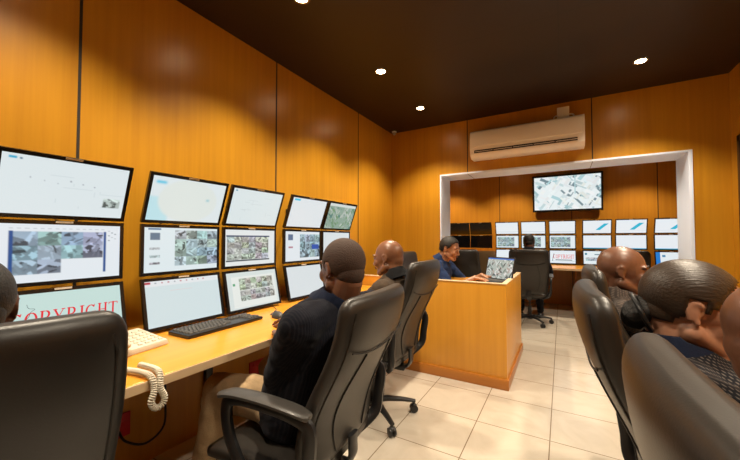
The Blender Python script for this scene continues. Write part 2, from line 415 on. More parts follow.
a = blank((.70, .82, .84)); rect(a, 0, 0, 1, .12, (.84, .88, .90)); rect(a, 0, .02, .07, .07, (.5, .03, .06))
for q in range(9): rect(a, .12+.08*q, .04, .14+.08*q, .07, (.6, .2, .25) if q % 3 else (.4, .45, .5))
rect(a, .3, .24, .6, .25, (.80, .68, .68)); PIC['blank_tool'] = blur(a, 1)
a = blank((.78, .87, .88)); lines(a, 12, (.66, .74, .76)); rect(a, .04, .05, .07, .08, (.1, .35, .5)); PIC['plan_small'] = blur(a, 1)
a = blank((.84, .88, .88)); rect(a, .02, .16, .88, .20, (.02, .04, .12)); rect(a, .02, .84, .88, .88, (.02, .04, .06)); mosaic(a, .03, .20, .86, .84, 6, 4, (.85, .92, .85)); PIC['cctv_band'] = blur(a, 1)
a = blank((.74, .82, .80)); rect(a, .08, .12, .95, .95, (.86, .90, .86)); mosaic(a, .22, .18, .90, .50, 6, 2, (.8, .9, .75)); mosaic(a, .22, .52, .92, .80, 7, 2, (.85, .85, .8)); rect(a, .10, .3, .14, .36, (.1, .4, .2)); PIC['cctv_window'] = blur(a, 1)
a = blank((.80, .86, .89)); rect(a, .05, .04, .2, .10, (.05, .60, .85)); lines(a, 5, (.72, .78, .82)); PIC['pale'] = blur(a, 1)
a = blank((.82, .88, .92)); rect(a, .07, .1, .2, .3, (.12, .18, .3)); rect(a, .08, .5, .2, .56, (.5, .25, .3)); mosaic(a, .40, .10, 1, .9, 4, 3, (.55, .75, .85)); rect(a, .75, .45, .97, .62, (.03, .1, .45)); PIC['list_blue'] = blur(a, 1)
a = blank((.72, .78, .74)); aerial(a, .0, .12, 1, 1, [(.30, .42, .34), (.42, .50, .44), (.12, .28, .24), (.55, .62, .56), (.2, .35, .2)], 120); PIC['aerial_green'] = blur(a, 1)
PIC['blank'] = blank((.76, .82, .84))
a = blank((.86, .93, .97)); rect(a, 0, .8, 1, .86, (.70, .80, .86)); PIC['far_white'] = blur(a, 1)
a = blank((.88, .93, .97)); 
for q in range(18): rect(a, .46+.017*q, .72-.028*q, .62+.017*q, .75-.028*q, (.02, .50, .72))
rect(a, 0, .82, 1, .84, (.7, .82, .88)); PIC['far_slash'] = blur(a, 1)
a = blank((.82, .92, .95)); mosaic(a, .05, .12, .82, .9, 6, 4, (.62, .82, .85)); PIC['far_cctv'] = blur(a, 1)
a = blank((.88, .93, .97)); rect(a, 0, .93, 1, 1, (.05, .35, .55)); PIC['far_taskbar'] = blur(a, 1)
a = blank((.84, .92, .95)); rect(a, .05, .15, .13, .3, (.05, .25, .35)); rect(a, .40, .22, .9, .30, (.15, .25, .3)); mosaic(a, .08, .5, .8, .75, 5, 2, (.8, .95, 1)); PIC['far_list'] = blur(a, 1)
a = blank((.84, .92, .95)); rect(a, 0, 0, .14, 1, (.02, .22, .65)); rect(a, 0, .88, 1, 1, (.02, .22, .65)); rect(a, .2, .2, .3, .35, (.1, .3, .5)); PIC['far_blue'] = blur(a, 1)
a = aerial(blank((.86, .95, .98)), 0, 0, 1, 1, [(.88, .96, .97), (.80, .93, .96), (.95, .98, .98), (.45, .68, .72), (.62, .78, .80), (.2, .3, .34), (.9, .95, .9), (.9, .97, 1)], 150)
rect(a, .62, 0, .64, .55, (.5, .72, .75)); PIC['tv'] = blur(a, 1)
a = aerial(blank(), 0, .06, 1, 1, [(.5, .55, .5), (.25, .32, .28), (.72, .76, .72), (.1, .12, .12), (.85, .85, .82), (.35, .40, .35), (.5, .4, .35)], 150); rect(a, 0, 0, 1, .07, (.05, .18, .6)); PIC['laptop'] = blur(a, 1)
SM = {}
def screen_mesh(key, w, h):
    kk = (key, round(w, 3), round(h, 3))
    if kk in SM: return SM[kk]
    me = bpy.data.meshes.new('screen_'+key)
    vs = [((i/(W_-1)-.5)*w, 0, (.5-j/(H_-1))*h) for j in range(H_) for i in range(W_)]
    fs = [(j*W_+i, (j+1)*W_+i, (j+1)*W_+i+1, j*W_+i+1) for j in range(H_-1) for i in range(W_-1)]
    me.from_pydata(vs, [], fs)
    at = me.color_attributes.new('picture', 'FLOAT_COLOR', 'POINT')
    arr = np.ones((H_*W_, 4), dtype=np.float32); arr[:, :3] = np.clip(PIC[key].reshape(-1, 3), 0, 1)
    at.data.foreach_set('color', arr.ravel()); me.materials.append(M['screen']); SM[kk] = me
    return me

# serif lettering from strokes
def arc(cx, cy, rx, ry, a0, a1, w, n=14):
    out = []
    for i in range(n):
        t0 = R(a0+(a1-a0)*i/n); t1 = R(a0+(a1-a0)*(i+1)/n); tm = (t0+t1)/2
        ww = w*(.35+.65*abs(math.cos(tm)))
        out.append((cx+rx*math.cos(t0), cy+ry*math.sin(t0), cx+rx*math.cos(t1), cy+ry*math.sin(t1), ww))
    return out
S = .15; s_ = .06
GL = {
 'C': arc(.42, .5, .34, .45, 45, 315, S)+[(.66, .78, .70, .98, s_)], 'O': arc(.42, .5, .34, .45, 0, 360, S, 20),
 'P': [(.2, 0, .2, 1, S), (.06, .03, .36, .03, s_), (.06, .97, .4, .97, s_), (.3, .48, .42, .48, s_)]+arc(.42, .725, .24, .245, -90, 90, S),
 'Y': [(.42, 0, .42, .45, S), (.42, .42, .12, .97, S*.9), (.42, .42, .72, .97, s_), (.0, .97, .28, .97, s_), (.58, .97, .84, .97, s_), (.28, .03, .56, .03, s_)],
 'R': [(.2, 0, .2, 1, S), (.06, .03, .36, .03, s_), (.06, .97, .4, .97, s_), (.3, .5, .42, .5, s_), (.42, .5, .76, .03, S), (.68, .03, .86, .03, s_)]+arc(.40, .735, .22, .235, -90, 90, S),
 'I': [(.25, 0, .25, 1, S), (.08, .03, .42, .03, s_), (.08, .97, .42, .97, s_)],
 'G': arc(.42, .5, .34, .45, 45, 340, S)+[(.70, .05, .70, .42, S), (.52, .42, .84, .42, s_), (.66, .78, .70, .98, s_)],
 'H': [(.2, 0, .2, 1, S), (.7, 0, .7, 1, S), (.2, .5, .7, .5, s_), (.06, .03, .34, .03, s_), (.06, .97, .34, .97, s_), (.56, .03, .84, .03, s_), (.56, .97, .84, .97, s_)],
 'T': [(.42, 0, .42, 1, S), (.04, .96, .80, .96, s_), (.06, .80, .06, .98, s_), (.78, .80, .78, .98, s_), (.28, .03, .56, .03, s_)]}
ADV = {'I': .52}
def word(txt, h, shear=.12, wid=1.0):
    vs = []; fs = []; x = 0
    for ch in txt:
        for i, (x0, y0, x1, y1, w) in enumerate(GL[ch]):
            d = V((x1-x0, y1-y0)); d.normalize(); n = V((-d.y, d.x))*w/2; d = d*w*.08
            k0 = len(vs); lift = -.0002*(i % 5)
            for px, py in ((x0-d.x+n.x, y0-d.y+n.y), (x1+d.x+n.x, y1+d.y+n.y), (x1+d.x-n.x, y1+d.y-n.y), (x0-d.x-n.x, y0-d.y-n.y)):
                vs.append(V(((x+px+py*shear)*h*wid, lift*h*2, py*h)))
            fs.append((k0, k0+1, k0+2, k0+3))
        x += ADV.get(ch, .92)
    return vs, fs, x*h*wid
# ------------------------------------------------------------------ monitors (front faces local -Y, origin at screen centre)
MW, MH = .43, .262
BZ = mesh('bezel', [loft([[(x*a, y, z*b) for x, z in ((-1, -1), (1, -1), (1, 1), (-1, 1))] for a, b, y in ((MW/2-.015, MH/2-.016, .0015), (MW/2-.015, MH/2-.016, -.003), (MW/2, MH/2, -.003), (MW/2, MH/2, .012), (MW/2-.004, MH/2-.004, .022), (MW/2-.03, MH/2-.03, .030))])], 0, angle=30)
BK = mesh('back_cover', [box(-.12, .12, .026, .052, -.07, .07)], .012)
ST = mesh('logo_strip', [box(-.028, .028, -.0045, -.0025, MH/2-.0095, MH/2-.0015)])
ARMS = {}
def arm_mesh(tilt, dist):
    kk = (tilt, dist)
    if kk not in ARMS:
        inv = Matrix.Rotation(-R(tilt), 4, 'X')
        p = [inv@V((0, .05*math.cos(R(tilt)), .05*math.sin(R(tilt))))]
        pl = []
        for sx in (.02, .09):
            a0 = V((sx, .045, 0)); a1 = inv@V((sx, dist, 0)); pl.append(cap(a0, a1, .009, .009))
        m2 = xf(box(.0, .11, dist-.012, dist-.001, -.045, .045), inv)
        ARMS[kk] = mesh('wall_bracket', pl+[m2], 0)
    return ARMS[kk]
def monitor(loc, rz, tilt, pic, label, group, dist=.19, on=True):
    t = thing('computer_monitor', label, 'monitor', loc, (R(tilt), 0, R(rz)), group)
    obj('bezel', BZ, M['bezel'], t); obj('back_cover', BK, M['bezel'], t); obj('logo_strip', ST, M['label'], t, 'small silver strip on the bezel')
    obj('wall_bracket', arm_mesh(tilt, dist), M['black'], t)
    if on: s = obj('screen', screen_mesh(pic, MW-.030, MH-.032), None, t)
    else: s = obj('screen', mesh('off_panel', [box(-MW/2+.013, MW/2-.013, -.0015, .001, -MH/2+.013, MH/2-.013)]), M['off'], t)
    s.location.y = -.0016
    return t
COLS = (.54, 1.045, 1.5025, 2.015, 2.47)
ROWS = ((-1.757, 1.437, 20), (-1.80, 1.175, 0), (-1.768, .903, -12.5))
SP = [['plan', 'map', 'plan_small', 'pale', 'aerial_green'],
      ['cctv_wide', 'list_cctv', 'cctv_band', 'list_blue', 'blank'],
      ['mint', 'blank_tool', 'cctv_window', 'blank', 'blank']]
DS = [['showing a faint site plan, top row above the nearest seated head', 'showing a pale map with a cyan edge, top row second from left', 'showing a faint line plan, top row middle column', 'showing a pale page with a cyan mark, top row second from the far end', 'showing a green aerial view, top row far end of the bank'],
      ['showing grey blue camera views between dark blue bars, middle row left end', 'showing a side list and camera grid, middle row second from left', 'showing camera views between two black bands, middle row centre column', 'showing a list and bluish camera views, middle row fourth column', 'showing a blank pale page, middle row far end beside the seated man\'s head'],
      ['with pale green screen and red lettering, bottom row behind the big chair back', 'showing a blank page with toolbar, directly behind the keyboard', 'showing grey camera thumbnails, bottom row behind the mouse', 'with a blank pale page, bottom row just left of the seated man\'s head', 'with a blank page, bottom row hidden mostly behind the seated man\'s head']]
mons = {}
for r_, (x, z, tl) in enumerate(ROWS):
    for c_, y in enumerate(COLS):
        mons[r_, c_] = monitor((x, y, z), 90, tl, SP[r_][c_], 'monitor '+DS[r_][c_], 'monitor bank on the left wall', dist=abs(XL-x)-.002)
def lettering(parent, h, cx, cz, wid=1.0, shear=.12, mm='redink'):
    v, f, w = word('COPYRIGHT', h, shear, wid)
    o = obj('lettering', mesh('lettering', [([p+V((cx-w/2, -.0026, cz)) for p in v], f)], recalc=False), M[mm], parent, 'red serif lettering reading COPYRIGHT'); return o
lettering(mons[2, 0], .054, .012, -.010, .82)
sq = smooth_path([(-.11, -.003, .075), (-.105, -.003, .06), (-.088, -.003, .055), (-.10, -.003, .045), (-.105, -.003, .03), (-.115, -.003, .015), (-.10, -.003, .01), (-.06, -.003, .016), (-.055, -.003, .008), (-.07, -.003, .004), (-.12, -.003, .004)], 5)
part('outline_drawing', [tube(sq, .0007, 6)], M['darkink'], mons[2, 0], label='thin black outline drawn on the screen')

FX = (-.933, -.469, .008, .533, 1.007, 1.52)
FR = ((6.957, 1.445, 20), (7.0, 1.18, 0), (6.968, .905, -12.5))
FP = [['far_white']*3+['far_slash']*3, ['far_cctv']*3+['far_taskbar']*3, ['far_white', 'far_white', 'far_white', 'far_list', 'far_list', 'far_blue']]
ordn = ['first', 'second', 'third', 'fourth', 'fifth', 'sixth']; rown = ['top', 'middle', 'bottom']
what = {'far_white': 'plain white page', 'far_slash': 'white page with a cyan slash', 'far_cctv': 'camera grid', 'far_taskbar': 'white page with blue taskbar', 'far_list': 'list page', 'far_blue': 'blue desktop'}
for r_, (y, z, tl) in enumerate(FR):
    for c_, x in enumerate(FX):
        w = 'white page with red lettering' if (r_, c_) == (2, 2) else what[FP[r_][c_]]
        mo = monitor((x, y, z), 0, tl, FP[r_][c_], 'far room monitor, %s row, %s lit column, showing %s' % (rown[r_], ordn[c_], w), 'lit monitors on the far wall', dist=YF-y-.002)
        if (r_, c_) == (2, 2):
            lettering(mo, .075, .02, -.03, .56, 0)
            part('logo', [tube(smooth_path([(-.16, -.003, -.08), (-.15, -.003, 0), (-.135, -.003, .06)]), .004, 6), box(-.11, .15, -.003, -.002, -.062, -.05)], M['darkink'], mo)
for x, cn in ((-1.873, 'left'), (-1.434, 'right')):
    for r_, (y, z, tl) in enumerate(FR[:2]):
        monitor((x, y, z), 0, tl, '', 'switched-off dark monitor in the far room, %s column of two, %s' % (cn, ('upper', 'lower')[r_]), 'dark monitors on the far wall', dist=YF-y-.002, on=False)
# wall television
tv = thing('television', 'large flat television showing an aerial view high on the far wall', 'television', (.085, 7.08, 2.095), (R(4), 0, 0))
TW, THH = 1.12, .69
part('bezel', [loft([[(x*a, y, z*b) for x, z in ((-1, -1), (1, -1), (1, 1), (-1, 1))] for a, b, y in ((TW/2-.03, THH/2-.035, .002), (TW/2-.03, THH/2-.035, -.005), (TW/2, THH/2, -.005), (TW/2, THH/2, .035), (TW/2-.03, THH/2-.03, .05))])], M['bezel'], tv, angle=30)
s = obj('screen', screen_mesh('tv', TW-.06, THH-.07), None, tv); s.location.y = -.0015
part('power_light', [sph((0, -.006, -THH/2+.012), (.008, .002, .004))], M['red'], tv)
part('wall_mount', [box(-.2, .2, .045, .085, -.12, .12)], M['black'], tv, .005)

# laptop on the counter
lp = thing('laptop', 'open black laptop showing an aerial view on the counter corner', 'laptop', (-.545, 3.40, .8205), (0, 0, R(-33)))
part('base', [box(-.165, .165, -.23, 0, 0, .02)], M['black'], lp, .004)
part('keyboard', [box(-.15+.0215*i, -.132+.0215*i, -.13+.02*j, -.114+.02*j, .02, .022) for i in range(14) for j in range(5)], M['keys'], lp)
part('touchpad', [box(-.04, .04, -.215, -.15, .02, .0205)], M['dgrey'], lp)
lid = part('lid', [box(-.165, .165, 0, .010, 0, .225)], M['black'], lp, .003); lid.location = (0, -.002, .014); lid.rotation_euler = (R(-14), 0, 0)
s = obj('screen', screen_mesh('laptop', .31, .20), None, lid); s.location = (0, -.0012, .113)

# ------------------------------------------------------------------ keyboard, mouse, phone
def world_rot(ax, ay): return math.atan2(ay, ax)
kb = thing('keyboard', 'black computer keyboard lying on the desk in front of the blank monitor', 'keyboard', (-1.60, 1.13, .7605), (0, 0, R(91.5)))
part('case', [box(-.225, .225, -.085, .085, 0, .018)], M['black'], kb, .006)
KM = {}
def key(x, y, w):
    kk = round(w, 3)
    if kk not in KM: KM[kk] = mesh('key', [loft([[(sx*(w/2-e), sy*(.0078-e), z) for sx, sy in ((-1, -1), (1, -1), (1, 1), (-1, 1))] for e, z in ((0, 0), (.0022, .008))])], .0008)
    o = obj('key', KM[kk], M['keys'], kb); o.location = (x, y, .0175)
rows = [[1]*13, [1]*13+[1.6], [1.4]+[1]*12, [1.7]+[1]*10+[1.9], [2.1]+[1]*9+[2.2], [1.3, 1.3, 5.6, 1.3, 1.3]]
for j, rw in enumerate(rows):
    x = -.213; y = .066-.0245*j-(.004 if j else 0)
    for w in rw: key(x+w*.0095, y, w*.019-.0025); x += w*.019
for j in range(5):
    for i in range(4):
        if not (j in (2,) and i == 3): key(.146+.019*i, .0375-.0245*j, .0165)
for i in range(3):
    for j in range(2): key(.086+.019*i-.002, .0375-.0245*j, .0155)
ms = thing('computer_mouse', 'small dark computer mouse on the desk beyond the keyboard', 'mouse', (-1.475, 1.43, .7605), (0, 0, R(75)))
v, f = sph((0, 0, .004), (.030, .052, .034), seg=24, ring=16); v = [V((p.x, p.y, max(p.z, 0))) for p in v]
part('body', [(v, f)], M['dgrey'], ms)
part('scroll_wheel', [cyl((-.004, .028, .030), .008, .008, 14, 'X')], M['black'], ms)
part('cable', [tube(smooth_path([(0, .05, .008), (.0, .09, .004), (.05, .14, .004), (.10, .2, .004), (.13, .3, .004)]), .002, 8)], M['black'], ms)

ph = thing('desk_telephone', 'cream push-button telephone on the desk left of the keyboard', 'telephone', (-1.61, .705, .7605), (0, 0, R(100)))
part('body', [loft([[(-.11, -.10, 0), (.11, -.10, 0), (.11, .10, 0), (-.11, .10, 0)], [(-.105, -.095, .022), (.105, -.095, .022), (.105, .095, .055), (-.105, .095, .055)]])], M['beige'], ph, .006)
pk = mesh('phone_key', [loft([[(sx*(.009-e), sy*(.006-e), z) for sx, sy in ((-1, -1), (1, -1), (1, 1), (-1, 1))] for e, z in ((0, 0), (.002, .005))])], 0)
for i in range(4):
    for j in range(6):
        o = obj('key', pk, M['dgrey'] if i == 3 else M['cord'], ph); yy_ = -.075+.026*j; o.location = (-.005+.030*i, yy_, .022+(yy_+.095)/.19*.033+.0005); o.rotation_euler = (R(9.8), 0, 0)
part('handset', [cap((-.078, -.085, .052), (-.078, .085, .078), .016, .016), sph((-.078, -.085, .046), (.025, .028, .018)), sph((-.078, .085, .072), (.025, .028, .018))], M['beige'], ph)
# coiled cord: a world-space mesh, hanging over the desk edge
cp = smooth_path([(-1.555, 0.600, .775), (-1.50, 0.570, .772), (-1.42, 0.585, .772), (-1.34, 0.570, .772), (-1.25, 0.585, .774), (-1.192, 0.590, .768), (-1.176, 0.592, .73), (-1.17, 0.580, .695), (-1.17, 0.592, .672), (-1.17, 0.612, .672), (-1.17, 0.622, .695), (-1.174, 0.610, .73), (-1.19, 0.615, .772), (-1.25, 0.625, .774), (-1.33, 0.618, .774)], 26)
pts = []; L_ = 0
for i, p in enumerate(cp):
    if i: L_ += (p-cp[i-1]).length
    d_ = cp[min(i+1, len(cp)-1)]-cp[max(i-1, 0)]; s1, u1 = frame(d_, V((0, 1, 0)))
    pts.append((p, s1, u1, L_))
hel = []
import bisect
Ls = [q[3] for q in pts]; N = int(L_/.0070*10)
for q in range(N):
    l = L_*q/N; i = min(len(pts)-2, max(0, bisect.bisect(Ls, l)-1)); tt = (l-Ls[i])/max(1e-6, Ls[i+1]-Ls[i]); p = pts[i][0].lerp(pts[i+1][0], tt)
    an = l/.0070*2*PI; hel.append(p+pts[i][1]*.0085*math.cos(an)+pts[i][2]*.0085*math.sin(an))
part('coiled_cord', [], M['cord'], None) if False else None
cc = obj('coiled_cord', mesh('coiled_cord', [tube(hel, .0026, 6)], angle=180), M['cord'], ph)
bpy.context.view_layer.update(); cc.matrix_parent_inverse = ph.matrix_world.inverted()

def outlet(y, label):
    t = thing('power_outlet', label, 'power outlet', (XL+.001, y, .26), (0, 0, 0), 'red power outlets under the desk')
    part('plate', [box(0, .012, -.075, .075, -.06, .06)], M['red'], t, .004)
    for dy in (-.035, .035):
        part('socket', [box(.012, .016, dy-.026, dy+.026, -.045, .02)], M['red'], t, .002)
        part('switch', [box(.012, .019, dy-.008, dy+.008, .03, .045)], M['red'], t, .002)
    return t
outlet(.81, 'red double power outlet on the wall low under the telephone')
outlet(1.73, 'red double power outlet under the desk nearer the seated man')
cb = obj('power_cable', mesh('power_cable', [tube(smooth_path([(-1.985, .83, .24), (-1.93, .84, .20), (-1.90, .92, .16), (-1.92, 1.02, .2), (-1.97, 1.05, .34), (-1.975, 1.05, .56), (-1.975, 1.05, .715)]), .006, 8)], angle=180), M['black'])
tag(cb, 'black cable drooping from the desk underside to the red outlet', 'cable')
cb = obj('cable_duct', mesh('cable_duct', [box(XL+.001, XL+.035, 1.30, 1.345, .12, .718), box(XL+.001, XL+.045, 1.29, 1.355, .60, .66)], .003), M['black'])
tag(cb, 'vertical black cable duct on the wall under the desk', 'duct')

# ------------------------------------------------------------------ air conditioner, sensor
ac = thing('air_conditioner', 'long white wall air conditioner above the opening', 'air conditioner', (-.35, YB, 2.16))
prof = [(0, 0), (-.15, 0), (-.19, .035), (-.205, .10), (-.205, .20), (-.19, .285), (-.16, .315), (0, .315)]
part('body', [loft([[(x, y, z) for y, z in prof] for x in (-.55, .55)])], M['ac'], ac, .008)
part('front_panel', [loft([[(x, y, z) for y, z in ((-.200, .115), (-.212, .125), (-.212, .20), (-.196, .29), (-.185, .292))] for x in (-.545, .545)])], M['ac'], ac, .003)
sl = part('air_slot', [box(-.50, .50, -.2065, -.17, .052, .082)], M['acdark'], ac, label='dark air outlet slot')
for i in range(5): part('louver', [box(-.49+.2*i, -.30+.2*i, -.209, -.19, .062, .068)], M['ac'], sl, .001)
part('end_cap', [loft([[(x, y*1.01, z*1.005) for y, z in prof] for x in (.548, .562)])], M['ac'], ac, .003)
pb = thing('pipe_box', 'small white pipe box between air conditioner and ceiling', 'box', (.03, YB, 2.475))
part('cover', [box(-.055, .055, -.10, 0, .003, .13)], M['ac'], pb, .006)
part('pipe', [tube(smooth_path([(.05, -.05, .06), (.09, -.05, .05), (.10, -.05, .003)]), .008, 8)], M['ac'], pb)
part('pipe', [tube(smooth_path([(-.05, -.05, .06), (-.08, -.05, .05), (-.09, -.05, .003)]), .008, 8)], M['ac'], pb)
se = thing('ceiling_sensor', 'tiny grey dome sensor at the ceiling corner of the left and back walls', 'sensor', (-1.93, 3.95, H))
part('dome', [sph((0, 0, -.025), .026)], M['sensor'], se); part('mount', [cyl((0, 0, -.018), .032, .018)], M['white'], se)

# ------------------------------------------------------------------ downlights
RG = mesh('trim_ring', [loft([[(r*math.cos(2*PI*j/32), r*math.sin(2*PI*j/32), z) for j in range(32)] for r, z in ((.038, -.001), (.038, -.004), (.045, -.007), (.052, -.004), (.052, -.0005))], False)], angle=60)
# open ring: remove caps
bmx = bmesh.new(); bmx.from_mesh(RG); bmesh.ops.delete(bmx, geom=[f for f in bmx.faces if len(f.verts) > 4], context='FACES'); bmx.to_mesh(RG); bmx.free()
BL = mesh('bulb', [cyl((0, 0, -.003), .037, .002, 24)])
def downlight(x, y, power, label, size=114):
    t = thing('ceiling_downlight', label, 'ceiling light', (x, y, H), (0, 0, 0), 'recessed ceiling downlights')
    obj('trim_ring', RG, M['ring'], t); obj('bulb', BL, M['lamp'], t)
    ld = bpy.data.lights.new('lamp', 'SPOT'); ld.energy = power; ld.color = (1, .85, .65); ld.spot_size = R(size); ld.spot_blend = .6; ld.shadow_soft_size = .05
    lo = bpy.data.objects.new('lamp', ld); col.objects.link(lo); lo.parent = t; lo.location = (0, 0, -.012)
    return t
PW = 165
for x, y, p, l in [(-1.33, 2.46, 1, 'glowing downlight in the ceiling, third along the left wall row'), (-1.33, 3.38, 1, 'glowing downlight nearest the back left corner'),
                (-1.33, 1.46, 1, 'glowing downlight at the top edge above the near monitors'), (-1.33, .46, 1, 'downlight above the nearest left chair'), (-1.33, -.9, .25, 'downlight behind the camera on the left side'),
                (.575, 3.38, 1, 'glowing downlight on the right near the back wall'), (.575, 2.42, 1, 'downlight above the far seated pair on the right'),
                (.575, 1.46, 1, 'downlight above the seated woman'), (.575, .46, 1, 'downlight above the nearest right chair'), (.575, -.9, .25, 'downlight behind the camera on the right side'),
                (-2.1, 6.55, 1, 'far room downlight at the left'), (-.9, 6.5, .9, 'far room downlight above the black chairs'), (1.1, 6.5, .9, 'far room downlight at the right'), (.1, 4.9, .9, 'far room downlight just inside the opening')]:
    downlight(x, y, PW*p, l)

# ------------------------------------------------------------------ chairs (face local +Y, origin on the floor under the seat)
def slab(stations, n=32, ex=.42, ey=.62):
    rings = []
    for (c, w, th, cv) in stations:
        ring = []
        for j in range(n):
            t = 2*PI*j/n; a, b_ = math.cos(t), math.sin(t)
            x = w/2*math.copysign(abs(a)**ex, a); y = th/2*math.copysign(abs(b_)**ey, b_)
            ring.append(V((x, c.y+y+cv*(x/.25)**2, c.z)))
        rings.append(ring)
    return loft(rings)
def bprof(t):
    y = -.235-.165*t+.026*math.sin(2*PI*t*.95); z = .455+.635*t
    return V((0, y, z))
def bwid(t):
    w = .475+.028*math.sin(PI*min(1, max(0, t)/1.3)**.9)
    return w
def make_chair(leather, seams=True):
    t = thing('office_chair', '', 'chair')
    st = []
    for i in range(33):
        u = i/32; q = .5-.5*math.cos(PI*u); e = 1.0
        if q > .91: e = max(0, 1-((q-.91)/.09)**2.2)**(1/2.2)
        if q < .10: e = min(e, max(0, 1-((.10-max(q, 0))/.10)**2.4)**(1/2.4))
        e = max(e, .05); w = bwid(q)
        st.append((bprof(q), w*(.80+.20*e), .080*(.25+.75*e), .022))
    bk = obj('backrest', mesh('backrest', [slab(st)], angle=80), leather, t)
    # stitched seams on the rear and front
    sm = []
    for sgn in (-1, 1):
        ps = []
        for i in range(25):
            q = .06+.60*i/24; c = bprof(q); x = sgn*(.085+.045*math.sin(PI*q/.66)+.03*q)
            ps.append((x, c.y-.0425+.022*(x/.25)**2+.001, c.z))
        sm.append(tube(ps, .0028, 6))
    ps = [(x, bprof(.66+.05*(x/.2)**2).y-.0430+.022*(x/.25)**2, bprof(.66+.05*(x/.2)**2).z) for x in [(-.215+.43*i/20) for i in range(21)]]
    sm.append(tube(ps, .0028, 6))
    if seams: part('back_seam', sm, M['leather2'], bk)
    for sgn in (-1, 1):
        ps = []
        for i in range(30):
            q = .03+.90*i/29; c = bprof(q); x = sgn*bwid(q)*(.455 if q < .85 else .455-.25*((q-.85)/.1)**2*.1)
            ps.append((x, c.y-.024+.022*(x/.25)**2-.006, c.z))
        part('edge_piping', [tube(ps, .0035, 6)], leather, bk)
    # seat
    rings = []
    for i in range(17):
        u = i/16; y = -.25+.50*u; e = (1-abs(2*u-1)**5)**.3 if 0 < u < 1 else .25; e = max(e, .3)
        w = .50*(.80+.20*e); th = .085*(.4+.6*e); zc = .440-.028*max(0, (u-.7)/.3)**2+.01*max(0, (.25-u)/.25)
        rings.append([V((w/2*math.copysign(abs(math.cos(a))**.5, math.cos(a)), y, zc+th/2*math.copysign(abs(math.sin(a))**.7, math.sin(a))+.012*(2*math.cos(a)**2-1)*.6)) for a in [2*PI*j/28 for j in range(28)]])
    part('seat', [loft(rings)], leather, t, angle=80)
    part('seat_mechanism', [box(-.10, .10, -.14, .12, .365, .397), box(-.03, .03, -.26, -.10, .372, .388)], M['black'], t, .006)
    part('back_support', [tube(smooth_path([(0, -.14, .375), (0, -.25, .38), (0, -.285, .42), (0, -.288, .47), (0, -.288, .51)]), .030, 10, .010, up=V((0, 1, 0)), pw=.6)], M['black'], t)
    for sgn in ((-1, 1) if seams else ()):
        x = sgn*.275
        ar = part('armrest', [tube(smooth_path([(sgn*.19, -.02, .395), (sgn*.25, -.01, .40), (x, .0, .46), (x, .06, .56), (x, 0.075, 0.665), (x, 0.030, 0.702), (x, -0.110, 0.705), (x, -0.220, 0.695), (x, -0.282, 0.665), (x-sgn*.01, -.275, .55), (x-sgn*.03, -.265, .47), (sgn*.17, -.20, .40)]), .024, 10, .013, up=V((sgn, 0, 0)), pw=.6)], M['black'], t)
        part('arm_pad', [tube(smooth_path([(x, 0.105, 0.702), (x, 0.040, 0.720), (x, -0.090, 0.725), (x, -0.220, 0.718), (x, -0.285, 0.705)]), [.018, .024, .028, .030, .031, .031, .031, .031, .031, .031, .031, .031, .031, .031, .031, .031, .031, .031, .030, .030, .028, .026, .024, .020, .015], 12, .011, pw=.7)], M['armgrey'], ar)
    part('gas_lift', [cyl((0, 0, .10), .026, .16), cyl((0, 0, .25), .015, .12)], M['black'], t, angle=30)
    part('hub', [cyl((0, 0, .065), .04, .06, r2=.034)], M['black'], t, .004)
    for i in range(5):
        a = 2*PI*i/5+.3; d_ = V((math.cos(a), math.sin(a), 0)); e = d_*.29
        part('base_leg', [tube([d_*.02+V((0, 0, .10)), d_*.10+V((0, 0, .105)), d_*.20+V((0, 0, .095)), d_*.30+V((0, 0, .078))], [.026, .022, .018, .014], 8, [.018, .018, .014, .010], pw=.6)], M['black'], t)
        s1 = V((-d_.y, d_.x, 0)); cs = []
        for q in (-.014, .014):
            c0 = e+s1*q+V((0, 0, .028)); rr = []
            for off, rad in ((-.009, .020), (-.007, .0275), (.007, .0275), (.009, .020)):
                rr.append([c0+s1*off+d_*rad*math.cos(2*PI*j/20)+V((0, 0, rad*math.sin(2*PI*j/20))) for j in range(20)])
            cs.append(loft(rr))
        cs.append(cap(e+V((0, 0, .035)), e+V((0, 0, .07)), .010, .010)); cs.append(sph(e+V((0, 0, .044)), (.022, .022, .018)))
        part('caster', cs, M['black'], t)
    return t
# ------------------------------------------------------------------ people
def hand_pieces(Wp, f, n, s, curl=(18, 28, 22), k=.95):
    """Wp wrist, f finger direction, n back-of-hand normal, s thumb side"""
    f = V(f).normalized(); n = (V(n)-f*V(n).dot(f)).normalized(); s = (V(s)-f*V(s).dot(f)-n*V(s).dot(n)).normalized(); P = []
    Wp = V(Wp)
    for i in range(4):
        off = (1.5-i)*.0215*k; kn = Wp+f*(.088-.004*abs(1-i))*k+s*off
        P.append(cap(Wp+f*.012*k+s*off*.65, kn, .0155*k, .0115*k))
        L = [(.040, .025, .019), (.045, .028, .021), (.041, .026, .020), (.032, .020, .017)][i]
        an = 0; p = kn; fan = (1.5-i)*.07
        for q in range(3):
            an += R(curl[q]); d_ = (f*math.cos(an)-n*math.sin(an)+s*fan).normalized(); p2 = p+d_*L[q]*k
            P.append(cap(p, p2, (.0092-.0009*q)*k, (.0086-.0011*q)*k, 10)); p = p2
    b0 = Wp+f*.022*k+s*.022*k; d1 = (f*.62+s*.70-n*.25).normalized(); p1 = b0+d1*.042*k
    P.append(cap(b0, p1, .0155*k, .0115*k)); d2 = (f*.85+s*.40-n*.30).normalized(); p2 = p1+d2*.030*k; P.append(cap(p1, p2, .0108*k, .0095*k)); d3 = (f*.95+s*.12-n*.35).normalized(); P.append(cap(p2, p2+d3*.024*k, .0096*k, .0078*k))
    return P
